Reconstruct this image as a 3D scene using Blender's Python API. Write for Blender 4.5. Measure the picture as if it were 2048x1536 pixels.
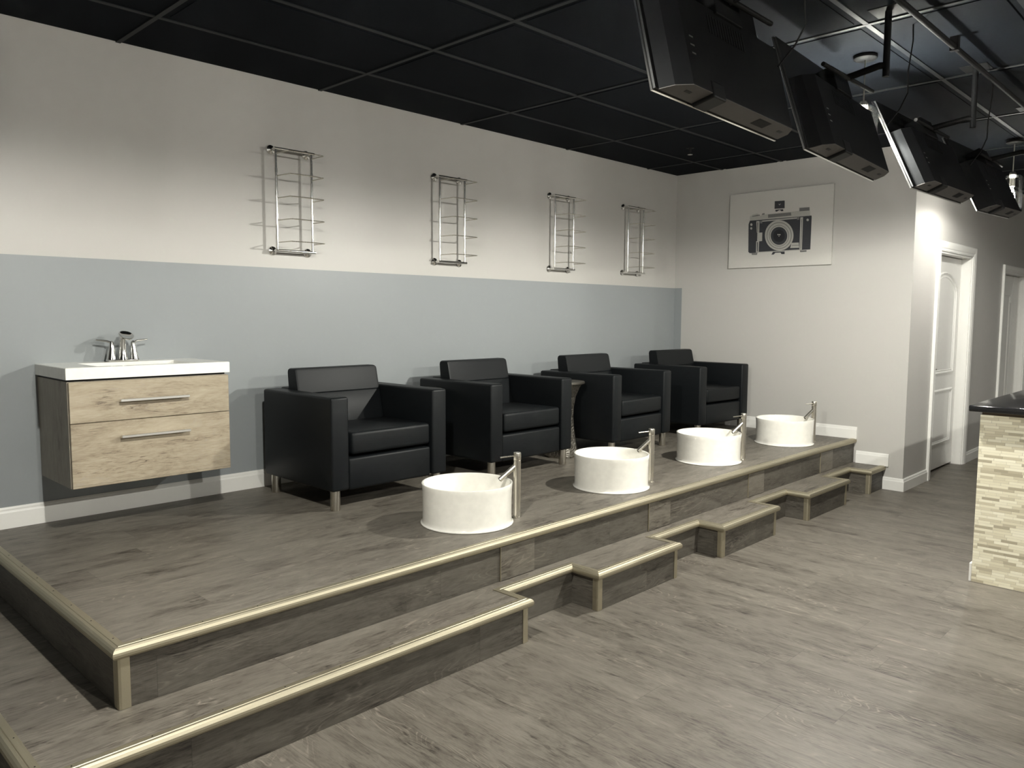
import bpy, bmesh, math, random
from mathutils import Vector, Matrix
random.seed(4)
PI = math.pi
C = bpy.context.scene.collection
for o in list(bpy.data.objects): bpy.data.objects.remove(o)

# ---------------------------------------------------------------- camera
cam_data = bpy.data.cameras.new('camera')
cam = bpy.data.objects.new('camera', cam_data); C.objects.link(cam)
bpy.context.scene.camera = cam
cam_data.sensor_width = 36.0; cam_data.lens = 27.523
cam_data.clip_start = 0.05; cam_data.clip_end = 60
M = Matrix(((0.69679507, 0.05934347, -0.71481115, -1.13375),
            (-0.71725478, 0.06419617, -0.69384756, -4.39887),
            (0.00471281, 0.99617127, 0.08729596, 1.45129),
            (0, 0, 0, 1)))
cam.matrix_world = M

# ---------------------------------------------------------------- world / exposure
w = bpy.data.worlds.new('world'); bpy.context.scene.world = w; w.use_nodes = True
w.node_tree.nodes['Background'].inputs[0].default_value = (0.6, 0.65, 0.75, 1)
w.node_tree.nodes['Background'].inputs[1].default_value = 0.02
vs = bpy.context.scene.view_settings
vs.view_transform = 'Standard'; vs.look = 'None'; vs.gamma = 1.0; vs.exposure = 2.0
vs.use_curve_mapping = False

# base-up LED bulbs, light leaves the lower half only, of the pendant lamps: x, y, z, watts (built further down); the last three are unseen, added to light steps and floor
WARM = (1.0, 0.965, 0.90)
PENDANTS = [(0.0, -2.70, 2.42, 48), (3.30, -2.73, 2.41, 66), (6.14, -2.84, 2.40, 11),
            (0.2, -5.60, 2.42, 42), (3.30, -5.60, 2.42, 42), (6.30, -5.60, 2.42, 20)]
for x, y, z, wt in PENDANTS:
    l = bpy.data.lights.new('bulb_light', 'SPOT'); l.energy = wt; l.spot_size = PI; l.spot_blend = .22; l.color = WARM; l.shadow_soft_size = 0.03
    o = bpy.data.objects.new('bulb_light', l); C.objects.link(o); o.location = (x, y, z)
    l = bpy.data.lights.new('bulb_glow', 'POINT'); l.energy = wt * .27; l.color = WARM; l.shadow_soft_size = 0.03
    o = bpy.data.objects.new('bulb_glow', l); C.objects.link(o); o.location = (x, y, z - .01)

# ---------------------------------------------------------------- helpers
def mesh_obj(name, bm, mats, parent=None, smooth=False):
    me = bpy.data.meshes.new(name)
    bmesh.ops.recalc_face_normals(bm, faces=bm.faces[:])
    bm.to_mesh(me); bm.free()
    if not isinstance(mats, (list, tuple)): mats = [mats]
    for m in mats: me.materials.append(m)
    if smooth:
        for p in me.polygons: p.use_smooth = True
        me.set_sharp_from_angle(angle=math.radians(38))
    o = bpy.data.objects.new(name, me); C.objects.link(o)
    if parent: o.parent = parent
    return o
def tag(o, label=None, cat=None, group=None, kind=None):
    if label: o['label'] = label
    if cat: o['category'] = cat
    if group: o['group'] = group
    if kind: o['kind'] = kind
    return o
def thing(name, label, cat, loc=(0, 0, 0), rot=(0, 0, 0), group=None):
    o = bpy.data.objects.new(name, None); C.objects.link(o); o.empty_display_size = 0.1
    o.location = loc; o.rotation_euler = rot
    return tag(o, label, cat, group)
def struct(name, bm, m, label=None):
    o = mesh_obj(name, bm, m); o['kind'] = 'structure'
    if label: o['label'] = label
    return o
def dup(root, loc, rot=None, label=None):
    r = root.copy(); C.objects.link(r); r.location = loc
    if rot is not None: r.rotation_euler = rot
    if label: r['label'] = label
    for ch in list(root.children):
        c = ch.copy(); C.objects.link(c); c.parent = r
        for g in list(ch.children):
            d = g.copy(); C.objects.link(d); d.parent = c
    return r
def box(bm, x0, x1, y0, y1, z0, z1, bevel=0, seg=2, mi=0):
    r = bmesh.ops.create_cube(bm, size=1)
    vs_ = r['verts']
    for v in vs_:
        v.co = Vector((x0 + (v.co.x + .5) * (x1 - x0), y0 + (v.co.y + .5) * (y1 - y0), z0 + (v.co.z + .5) * (z1 - z0)))
    fs = set(f for v in vs_ for f in v.link_faces)
    for f in fs: f.material_index = mi
    if bevel:
        es = list(set(e for v in vs_ for e in v.link_edges))
        bmesh.ops.bevel(bm, geom=es, offset=bevel, segments=seg, affect='EDGES', profile=0.5)
    return vs_
def B(*a, **k):
    bm = bmesh.new(); box(bm, *a, **k); return bm
def frame_dir(d):
    d = Vector(d).normalized()
    a = Vector((0, 0, 1)) if abs(d.z) < .9 else Vector((1, 0, 0))
    u = d.cross(a).normalized(); v = d.cross(u).normalized()
    return u, v
def tube(bm, pts, r, n=12, caps=True, mi=0):
    pts = [Vector(p) for p in pts]; rings = []
    rs = r if isinstance(r, (list, tuple)) else [r] * len(pts)
    d0 = (pts[1] - pts[0]).normalized(); u, v = frame_dir(d0)
    for i, p in enumerate(pts):
        if i == 0: d = d0
        elif i == len(pts) - 1: d = (pts[-1] - pts[-2]).normalized()
        else: d = ((pts[i + 1] - pts[i]).normalized() + (pts[i] - pts[i - 1]).normalized()).normalized()
        u = (u - d * u.dot(d)).normalized(); v = d.cross(u).normalized()
        rings.append([bm.verts.new(p + (u * math.cos(2 * PI * k / n) + v * math.sin(2 * PI * k / n)) * rs[i]) for k in range(n)])
    for a, b in zip(rings, rings[1:]):
        for k in range(n):
            f = bm.faces.new((a[k], a[(k + 1) % n], b[(k + 1) % n], b[k])); f.material_index = mi
    if caps:
        for r_ in (rings[0][::-1], rings[-1]): bm.faces.new(r_).material_index = mi
def lathe(bm, prof, cx=0, cy=0, n=48, close=False, mi=0, rot0=0):
    rings = []
    for r, z in prof:
        if r < 1e-6: rings.append([bm.verts.new((cx, cy, z))])
        else: rings.append([bm.verts.new((cx + r * math.cos(rot0 + 2 * PI * k / n), cy + r * math.sin(rot0 + 2 * PI * k / n), z)) for k in range(n)])
    for a, b in zip(rings, rings[1:]):
        for k in range(n):
            k2 = (k + 1) % n
            if len(a) == 1 and len(b) == 1: continue
            if len(a) == 1: f = bm.faces.new((a[0], b[k], b[k2]))
            elif len(b) == 1: f = bm.faces.new((a[k], a[k2], b[0]))
            else: f = bm.faces.new((a[k], a[k2], b[k2], b[k]))
            f.material_index = mi
def prism(bm, poly, z0, z1, mi=0):
    a = [bm.verts.new((x, y, z0)) for x, y in poly]; b = [bm.verts.new((x, y, z1)) for x, y in poly]
    n = len(poly)
    bm.faces.new(a[::-1]).material_index = mi; bm.faces.new(b).material_index = mi
    for i in range(n): bm.faces.new((a[i], a[(i + 1) % n], b[(i + 1) % n], b[i])).material_index = mi
def sweep_seg(bm, p0, p1, n0, n1, prof, z):
    """profile (inward offset, height) swept from p0 to p1; n0/n1 are the mitre vectors at the ends"""
    A = [bm.verts.new((p0[0] + n0[0] * o, p0[1] + n0[1] * o, z + h)) for o, h in prof]
    Bv = [bm.verts.new((p1[0] + n1[0] * o, p1[1] + n1[1] * o, z + h)) for o, h in prof]
    m = len(prof)
    for i in range(m): bm.faces.new((A[i], A[(i + 1) % m], Bv[(i + 1) % m], Bv[i]))
    bm.faces.new(A[::-1]); bm.faces.new(Bv)
def mitres(path):
    nrm = []
    for a, b in zip(path, path[1:]):
        d = Vector((b[0] - a[0], b[1] - a[1])).normalized(); nrm.append(Vector((-d.y, d.x)))
    out = [nrm[0]]
    for a, b in zip(nrm, nrm[1:]):
        s = a + b; out.append(s / (1 + a.dot(b)))
    out.append(nrm[-1]); return out

# ---------------------------------------------------------------- materials
def new_mat(name):
    m = bpy.data.materials.new(name); m.use_nodes = True
    nt = m.node_tree; return m, nt, nt.nodes['Principled BSDF']
def N(nt, t, **kw):
    n = nt.nodes.new(t)
    for k, v in kw.items(): setattr(n, k, v)
    return n
def math_node(nt, op, a, b=None):
    n = N(nt, 'ShaderNodeMath', operation=op)
    for i, q in enumerate((a, b)):
        if q is None: continue
        if isinstance(q, (int, float)): n.inputs[i].default_value = q
        else: nt.links.new(q, n.inputs[i])
    return n.outputs[0]
def ramp(nt, src, stops):
    r = N(nt, 'ShaderNodeValToRGB'); nt.links.new(src, r.inputs[0])
    els = r.color_ramp.elements
    while len(els) < len(stops): els.new(0.5)
    for e, (p, c) in zip(els, stops): e.position = p; e.color = (c[0], c[1], c[2], 1)
    return r.outputs[0]
def noise(nt, vec, scale, detail=3, rough=.55, dist=0):
    n = N(nt, 'ShaderNodeTexNoise'); n.inputs['Scale'].default_value = scale; n.inputs['Detail'].default_value = detail
    n.inputs['Roughness'].default_value = rough; n.inputs['Distortion'].default_value = dist
    if vec is not None: nt.links.new(vec, n.inputs['Vector'])
    return n.outputs['Fac']
def bump(nt, bsdf, h, strength=.2, dist=.002):
    b = N(nt, 'ShaderNodeBump'); b.inputs['Strength'].default_value = strength; b.inputs['Distance'].default_value = dist
    nt.links.new(h, b.inputs['Height']); nt.links.new(b.outputs[0], bsdf.inputs['Normal'])
def simple(name, col, rough=.5, metal=0, spec=.5, bscale=0, bstr=.1, coat=0, var=0):
    m, nt, p = new_mat(name)
    p.inputs['Base Color'].default_value = (*col, 1); p.inputs['Roughness'].default_value = rough
    p.inputs['Metallic'].default_value = metal; p.inputs['Specular IOR Level'].default_value = spec
    p.inputs['Coat Weight'].default_value = coat
    tc = N(nt, 'ShaderNodeTexCoord')
    f = noise(nt, tc.outputs['Object'], bscale or 30, 4)
    if bscale: bump(nt, p, f, bstr, .001)
    v = var or .04
    c = ramp(nt, f, [(0.3, tuple(q * (1 - v) for q in col)), (0.7, tuple(min(1, q * (1 + v)) for q in col))])
    nt.links.new(c, p.inputs['Base Color'])
    return m
def combine(nt, x, y, z):
    c = N(nt, 'ShaderNodeCombineXYZ')
    for i, q in enumerate((x, y, z)):
        if isinstance(q, (int, float)): c.inputs[i].default_value = q
        else: nt.links.new(q, c.inputs[i])
    return c.outputs[0]
def plank(name, along='x', rowh=.18, length=1.22, tint=1.0, rough=.5, shift=0.0, pal=None, warm=(1, 1, 1)):
    """grey-brown wood-look vinyl; planks run along the given world axis, rows across"""
    m, nt, p = new_mat(name)
    g = N(nt, 'ShaderNodeNewGeometry'); s = N(nt, 'ShaderNodeSeparateXYZ'); nt.links.new(g.outputs['Position'], s.inputs[0])
    X, Y, Z = s.outputs
    if along == 'x': a = X; c = math_node(nt, 'ADD', Y, Z)
    elif along == 'y': a = Y; c = math_node(nt, 'ADD', X, Z)
    else: a = Z; c = math_node(nt, 'ADD', X, Y)
    c = math_node(nt, 'ADD', c, 20.0 + shift); a = math_node(nt, 'ADD', a, 20.0 + shift)
    row = math_node(nt, 'FLOOR', math_node(nt, 'DIVIDE', c, rowh))
    wn = N(nt, 'ShaderNodeTexWhiteNoise', noise_dimensions='1D'); nt.links.new(row, wn.inputs['W'])
    a2 = math_node(nt, 'ADD', math_node(nt, 'DIVIDE', a, length), wn.outputs['Value'])
    col = math_node(nt, 'FLOOR', a2)
    wn2 = N(nt, 'ShaderNodeTexWhiteNoise', noise_dimensions='2D'); nt.links.new(combine(nt, row, col, 0), wn2.inputs['Vector'])
    rid = wn2.outputs['Value']
    off = math_node(nt, 'MULTIPLY', rid, 37.0)
    # soft broad colour drift + stretched grain + fine pores
    v1 = combine(nt, math_node(nt, 'ADD', math_node(nt, 'MULTIPLY', a, 3.0), off), math_node(nt, 'MULTIPLY', c, 9.0), off)
    v2 = combine(nt, math_node(nt, 'ADD', math_node(nt, 'MULTIPLY', a, 5.0), off), math_node(nt, 'MULTIPLY', c, 60.0), off)
    v3 = combine(nt, math_node(nt, 'ADD', math_node(nt, 'MULTIPLY', a, 22.0), off), math_node(nt, 'MULTIPLY', c, 260.0), off)
    n1 = noise(nt, v1, 1.5, 9, .70, 1.1); n2 = noise(nt, v2, 1.0, 5, .7, 1.2); n3 = noise(nt, v3, 1.0, 3, .6)
    # cathedral rings: bands of a slowly varying field
    v4 = combine(nt, math_node(nt, 'ADD', math_node(nt, 'MULTIPLY', a, 0.9), off), math_node(nt, 'MULTIPLY', c, 5.5), off)
    n4 = noise(nt, v4, 1.3, 2, .5, .9)
    band = math_node(nt, 'SINE', math_node(nt, 'MULTIPLY', n4, 150.0))
    band = math_node(nt, 'POWER', math_node(nt, 'MAXIMUM', band, 0.0), 5.0)
    vg = combine(nt, math_node(nt, 'ADD', math_node(nt, 'MULTIPLY', a, 1.3), off), math_node(nt, 'MULTIPLY', c, 4.0), math_node(nt, 'ADD', off, 9.0))
    gate = math_node(nt, 'MULTIPLY', ramp(nt, noise(nt, vg, 1.6, 2), [(.50, (0, 0, 0)), (.60, (1, 1, 1))]), ramp(nt, n2, [(.36, (.1, .1, .1)), (.56, (1, 1, 1))]))
    line = math_node(nt, 'MULTIPLY', band, gate)
    # short dark wisps gathered in patches
    vp = combine(nt, math_node(nt, 'ADD', math_node(nt, 'MULTIPLY', a, .9), off), math_node(nt, 'MULTIPLY', c, 3.0), off)
    patch = ramp(nt, noise(nt, vp, 2.2, 3, .5, .4), [(.47, (0, 0, 0)), (.66, (1, 1, 1))])
    vw = combine(nt, math_node(nt, 'ADD', math_node(nt, 'MULTIPLY', a, 5.0), off), math_node(nt, 'MULTIPLY', c, 38.0), off)
    nw = noise(nt, vw, 1.0, 8, .74, 3.0)
    wisp = math_node(nt, 'MULTIPLY', patch, ramp(nt, nw, [(.50, (0, 0, 0)), (.68, (1, 1, 1))]))
    fleck = math_node(nt, 'MULTIPLY', patch, ramp(nt, nw, [(.30, (1, 1, 1)), (.41, (0, 0, 0))]))
    v = math_node(nt, 'ADD', math_node(nt, 'MULTIPLY', n1, .38), math_node(nt, 'MULTIPLY', n2, .20))
    v = math_node(nt, 'ADD', math_node(nt, 'ADD', v, .11), math_node(nt, 'MULTIPLY', n3, .22))
    v = math_node(nt, 'ADD', v, math_node(nt, 'MULTIPLY', math_node(nt, 'SUBTRACT', rid, .5), .04))
    if pal is None:
        pal = [(.37, (.042, .035, .028)), (.435, (.105, .091, .074)), (.505, (.160, .144, .119)), (.64, (.235, .214, .180))]
    pal = [(q, tuple(e * tint * wv for e, wv in zip(cc, warm))) for q, cc in pal]
    v = math_node(nt, 'SUBTRACT', math_node(nt, 'SUBTRACT', v, math_node(nt, 'MULTIPLY', patch, .022)), math_node(nt, 'MULTIPLY', wisp, .21))
    v = math_node(nt, 'ADD', v, math_node(nt, 'MULTIPLY', fleck, .06))
    colr = ramp(nt, v, pal)
    mx = N(nt, 'ShaderNodeMix', data_type='RGBA'); nt.links.new(math_node(nt, 'MULTIPLY', line, .62), mx.inputs['Factor'])
    nt.links.new(colr, mx.inputs['A']); mx.inputs['B'].default_value = (.34 * tint, .30 * tint, .25 * tint, 1)
    # seams
    fr = math_node(nt, 'FRACT', math_node(nt, 'DIVIDE', c, rowh)); fa = math_node(nt, 'FRACT', a2)
    s1 = math_node(nt, 'LESS_THAN', fr, .0015 / rowh); s2 = math_node(nt, 'LESS_THAN', fa, .0016 / length)
    seam = math_node(nt, 'MAXIMUM', s1, s2)
    mx2 = N(nt, 'ShaderNodeMix', data_type='RGBA'); nt.links.new(math_node(nt, 'MULTIPLY', seam, .55), mx2.inputs['Factor'])
    nt.links.new(mx.outputs['Result'], mx2.inputs['A']); mx2.inputs['B'].default_value = (.03 * tint, .026 * tint, .022 * tint, 1)
    nt.links.new(mx2.outputs['Result'], p.inputs['Base Color'])
    p.inputs['Roughness'].default_value = rough; p.inputs['Specular IOR Level'].default_value = .4
    bump(nt, p, math_node(nt, 'ADD', n2, math_node(nt, 'MULTIPLY', n3, .5)), .12, .0012)
    return m
M_floor = plank('vinyl_plank_floor', 'y', .18, 1.22, tint=.80)
M_deck = plank('vinyl_plank_deck', 'x', .18, 1.22, shift=.37, tint=.84)
M_riser_x = plank('vinyl_plank_riser_shaded', 'x', .6, 1.22, tint=.50, shift=.11, rough=.55)  # same vinyl as the deck, darkened: riser shade put into the colour
M_riser_y = plank('vinyl_plank_side_riser_shaded', 'y', .6, 1.22, tint=.50, shift=.21, rough=.55)  # side risers carry the same painted shade
M_access = plank('vinyl_plank_offcut', 'x', .9, 3.1, tint=.74, shift=1.77)
M_oak = plank('pale_oak_laminate', 'x', .9, 4.0, shift=.52, rough=.45,
              pal=[(.34, (.07, .052, .038)), (.42, (.22, .175, .125)), (.51, (.345, .292, .212)), (.66, (.46, .40, .305))])
M_oak_side = plank('shaded_oak_laminate_side', 'z', .9, 4.0, shift=.9, rough=.45,  # same oak, greyer and darker: the side's shade put into the colour
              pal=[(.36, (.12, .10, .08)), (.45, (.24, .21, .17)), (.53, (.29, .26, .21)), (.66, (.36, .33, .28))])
GREIGE = (.475, .463, .440); BLUE = (.262, .280, .288)
def paint(name, kind):
    m, nt, p = new_mat(name)
    g = N(nt, 'ShaderNodeNewGeometry'); s = N(nt, 'ShaderNodeSeparateXYZ'); nt.links.new(g.outputs['Position'], s.inputs[0])
    f = noise(nt, g.outputs['Position'], 160, 3)
    mx = N(nt, 'ShaderNodeMix', data_type='RGBA')
    mx.inputs['A'].default_value = (*GREIGE, 1); mx.inputs['B'].default_value = (*BLUE, 1)
    if kind == 'plain': mx.inputs['Factor'].default_value = 0
    else:
        t = math_node(nt, 'LESS_THAN', s.outputs[2], 1.734)
        if kind == 'wrap': t = math_node(nt, 'MULTIPLY', t, math_node(nt, 'GREATER_THAN', s.outputs[1], -.085))
        nt.links.new(t, mx.inputs['Factor'])
    nt.links.new(mx.outputs['Result'], p.inputs['Base Color'])
    p.inputs['Roughness'].default_value = .42; p.inputs['Specular IOR Level'].default_value = .35
    bump(nt, p, f, .12, .001)
    return m
M_wall = paint('two_tone_wall_paint', 'two'); M_wall_end = paint('end_wall_paint', 'wrap'); M_wall_plain = paint('greige_wall_paint', 'plain')
M_trim = simple('white_gloss_trim', (.78, .77, .74), .3, bscale=25, bstr=.01, var=.01)
M_ceil = simple('black_ceiling_tile', (.0052, .0068, .0092), .9, spec=.08, bscale=90, bstr=.35, var=.12)
M_grid = simple('black_ceiling_grid_metal', (.012, .014, .016), .55, spec=.25)
M_leather = simple('black_faux_leather', (.0048, .0060, .0070), .46, spec=.20, bscale=220, bstr=.12)
M_porcelain = simple('white_porcelain', (.86, .84, .78), .12, spec=.6, coat=.4)
M_solid = simple('white_cultured_marble', (.86, .85, .80), .15, spec=.55)
M_black_gloss = simple('black_granite', (.012, .012, .013), .08, spec=.6, bscale=400, bstr=.01, var=.6)
M_blackpl = simple('black_plastic', (.0065, .0068, .0072), .5, spec=.25, bscale=200, bstr=.05)
M_greypl = simple('dark_grey_plastic', (.008, .008, .008), .6, spec=.15)
M_housing = simple('matt_black_housing', (.0060, .0064, .0070), .6, spec=.14)
M_under = simple('bounce_lit_underside', (.085, .079, .075), .6, spec=.3)  # paler than the housing: floor bounce painted into the colour
M_screen = simple('dark_display_glass', (.008, .008, .010), .06, spec=.6)
M_wood_under = simple('brown_underlay_board', (.16, .12, .085), .6)
M_canvas = simple('white_canvas', (.54, .525, .495), .75, bscale=500, bstr=.15)
M_ink_dark = simple('dark_print_ink', (.030, .032, .038), .7, bscale=500, bstr=.1, var=.3)
M_ink_black = simple('black_print_ink', (.008, .009, .012), .7)
M_ink_mid = simple('grey_print_ink', (.15, .147, .143), .7, bscale=300, bstr=.1, var=.2)
M_ink_light = simple('light_print_ink', (.40, .39, .36), .7, bscale=300, bstr=.1, var=.1)
def metal(name, col, rough, aniso=0, axis=2, bs=.1):
    m, nt, p = new_mat(name)
    p.inputs['Base Color'].default_value = (*col, 1); p.inputs['Metallic'].default_value = 1; p.inputs['Roughness'].default_value = rough
    tc = N(nt, 'ShaderNodeTexCoord'); mp = N(nt, 'ShaderNodeMapping'); sc = [400, 400, 400]; sc[axis] = 8
    mp.inputs['Scale'].default_value = sc; nt.links.new(tc.outputs['Object'], mp.inputs[0])
    f = noise(nt, mp.outputs[0], 1.0, 2)
    r = N(nt, 'ShaderNodeMapRange'); r.inputs['To Min'].default_value = rough * .8; r.inputs['To Max'].default_value = rough * 1.25
    nt.links.new(f, r.inputs['Value']); nt.links.new(r.outputs[0], p.inputs['Roughness'])
    bump(nt, p, f, bs, .0005)
    return m
M_steel = metal('brushed_steel', (.62, .59, .53), .28)
M_chrome = metal('polished_chrome', (.72, .71, .69), .13, bs=.02)
M_champ = metal('champagne_aluminium_trim', (.45, .41, .31), .52, axis=0)
M_champ_y = metal('champagne_aluminium_trim_side', (.45, .41, .31), .52, axis=1)
M_nickel = metal('satin_nickel', (.86, .85, .82), .32, axis=0)
def hammered():
    m, nt, p = new_mat('hammered_silver'); p.inputs['Metallic'].default_value = 1; p.inputs['Roughness'].default_value = .38
    tc = N(nt, 'ShaderNodeTexCoord'); v = N(nt, 'ShaderNodeTexVoronoi'); v.inputs['Scale'].default_value = 70
    nt.links.new(tc.outputs['Object'], v.inputs['Vector'])
    c = ramp(nt, v.outputs['Distance'], [(.05, (.10, .09, .075)), (.5, (.36, .34, .30))]); nt.links.new(c, p.inputs['Base Color'])
    bump(nt, p, v.outputs['Distance'], .7, .004); return m
M_hammer = hammered()
M_tabletop = metal('dark_pewter_table_top', (.16, .15, .13), .45)
def mosaic():
    m, nt, p = new_mat('split_stone_mosaic')
    g = N(nt, 'ShaderNodeNewGeometry'); s = N(nt, 'ShaderNodeSeparateXYZ'); nt.links.new(g.outputs['Position'], s.inputs[0])
    a = math_node(nt, 'ADD', math_node(nt, 'ADD', s.outputs[0], s.outputs[1]), 20.0); c = math_node(nt, 'ADD', s.outputs[2], 5.0)
    rh = .0145
    row = math_node(nt, 'FLOOR', math_node(nt, 'DIVIDE', c, rh))
    w1 = N(nt, 'ShaderNodeTexWhiteNoise', noise_dimensions='1D'); nt.links.new(row, w1.inputs['W'])
    ln = math_node(nt, 'ADD', math_node(nt, 'MULTIPLY', w1.outputs['Value'], .05), .055)
    a2 = math_node(nt, 'ADD', math_node(nt, 'DIVIDE', a, ln), math_node(nt, 'MULTIPLY', w1.outputs['Value'], 9.0))
    col = math_node(nt, 'FLOOR', a2)
    w2 = N(nt, 'ShaderNodeTexWhiteNoise', noise_dimensions='2D'); nt.links.new(combine(nt, row, col, 0), w2.inputs['Vector'])
    cr = ramp(nt, w2.outputs['Value'], [(0, (.38, .335, .24)), (.2, (.60, .545, .40)), (.55, (.76, .71, .54)), (1, (.88, .84, .68))])
    fr = math_node(nt, 'FRACT', math_node(nt, 'DIVIDE', c, rh)); fa = math_node(nt, 'FRACT', a2)
    seam = math_node(nt, 'MAXIMUM', math_node(nt, 'LESS_THAN', fr, .09), math_node(nt, 'LESS_THAN', fa, .02))
    mx = N(nt, 'ShaderNodeMix', data_type='RGBA'); nt.links.new(math_node(nt, 'MULTIPLY', seam, .5), mx.inputs['Factor'])
    nt.links.new(cr, mx.inputs['A']); mx.inputs['B'].default_value = (.30, .27, .20, 1)
    nt.links.new(mx.outputs['Result'], p.inputs['Base Color']); p.inputs['Roughness'].default_value = .38
    h = math_node(nt, 'SUBTRACT', w2.outputs['Value'], math_node(nt, 'MULTIPLY', seam, .8))
    bump(nt, p, h, .8, .004); return m
M_mosaic = mosaic()
def thin_glass():
    m = bpy.data.materials.new('clear_lamp_glass'); m.use_nodes = True; nt = m.node_tree; nt.nodes.clear()
    out = N(nt, 'ShaderNodeOutputMaterial'); mix = N(nt, 'ShaderNodeMixShader'); t = N(nt, 'ShaderNodeBsdfTransparent'); g = N(nt, 'ShaderNodeBsdfGlossy')
    t.inputs[0].default_value = (.95, .96, .95, 1); g.inputs['Roughness'].default_value = .03
    lw = N(nt, 'ShaderNodeLayerWeight'); lw.inputs[0].default_value = .35
    nt.links.new(lw.outputs['Fresnel'], mix.inputs[0]); nt.links.new(t.outputs[0], mix.inputs[1]); nt.links.new(g.outputs[0], mix.inputs[2])
    nt.links.new(mix.outputs[0], out.inputs[0]); return m
M_glass = thin_glass()
def emit(name, col, st):
    m, nt, p = new_mat(name); p.inputs['Emission Color'].default_value = (*col, 1); p.inputs['Emission Strength'].default_value = st
    p.inputs['Base Color'].default_value = (*col, 1); return m
M_filament = emit('glowing_filament', (1, .9, .7), 60)

# ---------------------------------------------------------------- dimensions (metres)
XE, H = 5.7663, 2.8558
h1, h2 = .195, .3989
yF, xL, yT, yN, xS = -1.8678, -.3072, -2.1178, -1.9507, -.6045
yC = -2.2533
TREADS = [(1.8307, 2.5844), (3.0412, 3.7907), (4.2521, 4.9949)]
b1, a5 = 1.3655, 5.439
nx = .022
X0, X1, Y0 = -4.2, 11.6, -8.2

# ---------------------------------------------------------------- room shell
struct('floor', B(X0, X1, Y0, .12, -.1, 0), M_floor)
struct('wall_back', B(X0, XE + .12, 0, .12, 0, H), M_wall, 'long wall, pale above and blue-grey below, behind the platform')
struct('wall_end', B(XE, XE + .12, yC + .12, 0, 0, H), M_wall_end, 'pale end wall carrying the camera picture')
struct('wall_left', B(X0 - .12, X0, Y0, .12, 0, H), M_wall_plain)
struct('wall_front', B(X0, X1, Y0 - .12, Y0, 0, H), M_wall_plain)
struct('wall_far', B(X1, X1 + .12, Y0, yC + .12, 0, H), M_wall_plain)
D1 = (6.46, 7.475, 2.035); D2 = (8.76, 9.88, 1.955)
bm = bmesh.new()
box(bm, XE, D1[0], yC, yC + .12, 0, H); box(bm, D1[0], D1[1], yC, yC + .12, D1[2], H)
box(bm, D1[1], D2[0], yC, yC + .12, 0, H); box(bm, D2[0], D2[1], yC, yC + .12, D2[2], H); box(bm, D2[1], X1, yC, yC + .12, 0, H)
struct('wall_corridor', bm, M_wall_plain, 'corridor wall with two recessed white doors')
# ceiling: one field of tiles in a metal grid
bm = bmesh.new(); box(bm, X0, X1, Y0, .12, H, H + .1)
gx = [0.45 + 1.2 * k for k in range(-3, 10)]; gy = [-.5 - .6 * k for k in range(0, 13)]
for x in gx: box(bm, x - .012, x + .012, Y0, 0, H - .006, H + .001, mi=1)
for y in gy: box(bm, X0, X1, y - .012, y + .012, H - .005, H + .001, mi=1)
for i in range(len(gx) - 1):       # tegular drop of each tile
    for j in range(len(gy) - 1):
        box(bm, gx[i] + .045, gx[i + 1] - .045, gy[j + 1] + .045, gy[j] - .045, H - .004, H + .001, mi=0)
struct('ceiling', bm, [M_ceil, M_grid], 'black suspended tile ceiling')

# baseboards
BB = [(0, 0), (.015, 0), (.015, .078), (.011, .088), (.010, .096), (.006, .105), (0, .105)]
def baseboard(name, p0, p1, nrm, z, m0=None, m1=None):
    bm = bmesh.new(); sweep_seg(bm, p0, p1, m0 or nrm, m1 or nrm, BB, z)
    return struct(name, bm, M_trim)
baseboard('baseboard_back', (xL, 0), (XE, 0), (0, -1), h2, m1=(-1, -1))
baseboard('baseboard_end', (XE, 0), (XE, yF), (-1, 0), h2, m0=(-1, -1))
baseboard('baseboard_end_step', (XE, yF), (XE, yT - .02), (-1, 0), h1)
baseboard('baseboard_end_floor', (XE, yT + .02), (XE, yC), (-1, 0), 0, m1=(-1, -1))
baseboard('baseboard_corridor', (XE, yC), (6.373, yC), (0, -1), 0, m0=(-1, -1))
baseboard('baseboard_corridor_middle', (7.5526, yC), (8.69, yC), (0, -1), 0)
baseboard('baseboard_back_left', (X0, 0), (xS - .02, 0), (0, -1), 0)

# doors with casings
CAS = [(0, 0), (0, .012), (.010, .016), (.022, .013), (.030, .018), (.062, .022), (.078, .022), (.085, .014), (.085, 0)]
def casing(name, xa, xb, zt, w=.085):
    bm = bmesh.new()
    pts = [(xa, 0), (xa, zt), (xb, zt), (xb, 0)]
    outs = [(-1, 0), (-1, 1), (1, 1), (1, 0)]
    k = w / .085
    rings = []
    for (x, z), (ox, oz) in zip(pts, outs):
        rings.append([bm.verts.new((x + ox * o * k, yC - t, z + oz * o * k)) for o, t in CAS])
    m = len(CAS)
    for a, b in zip(rings, rings[1:]):
        for i in range(m): bm.faces.new((a[i], a[(i + 1) % m], b[(i + 1) % m], b[i]))
    bm.faces.new(rings[0][::-1]); bm.faces.new(rings[-1])
    return struct(name, bm, M_trim)
casing('trim_1', D1[0], D1[1], D1[2], .088)
casing('trim_2', D2[0], D2[1], D2[2], .070)
def jamb_bm(D):
    bm = bmesh.new(); t = .016
    box(bm, D[0] - .001, D[0] + t, yC - .002, yC + .118, 0, D[2]); box(bm, D[1] - t, D[1] + .001, yC - .002, yC + .118, 0, D[2])
    box(bm, D[0], D[1], yC - .002, yC + .118, D[2] - t, D[2] + .001)
    return bm
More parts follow.
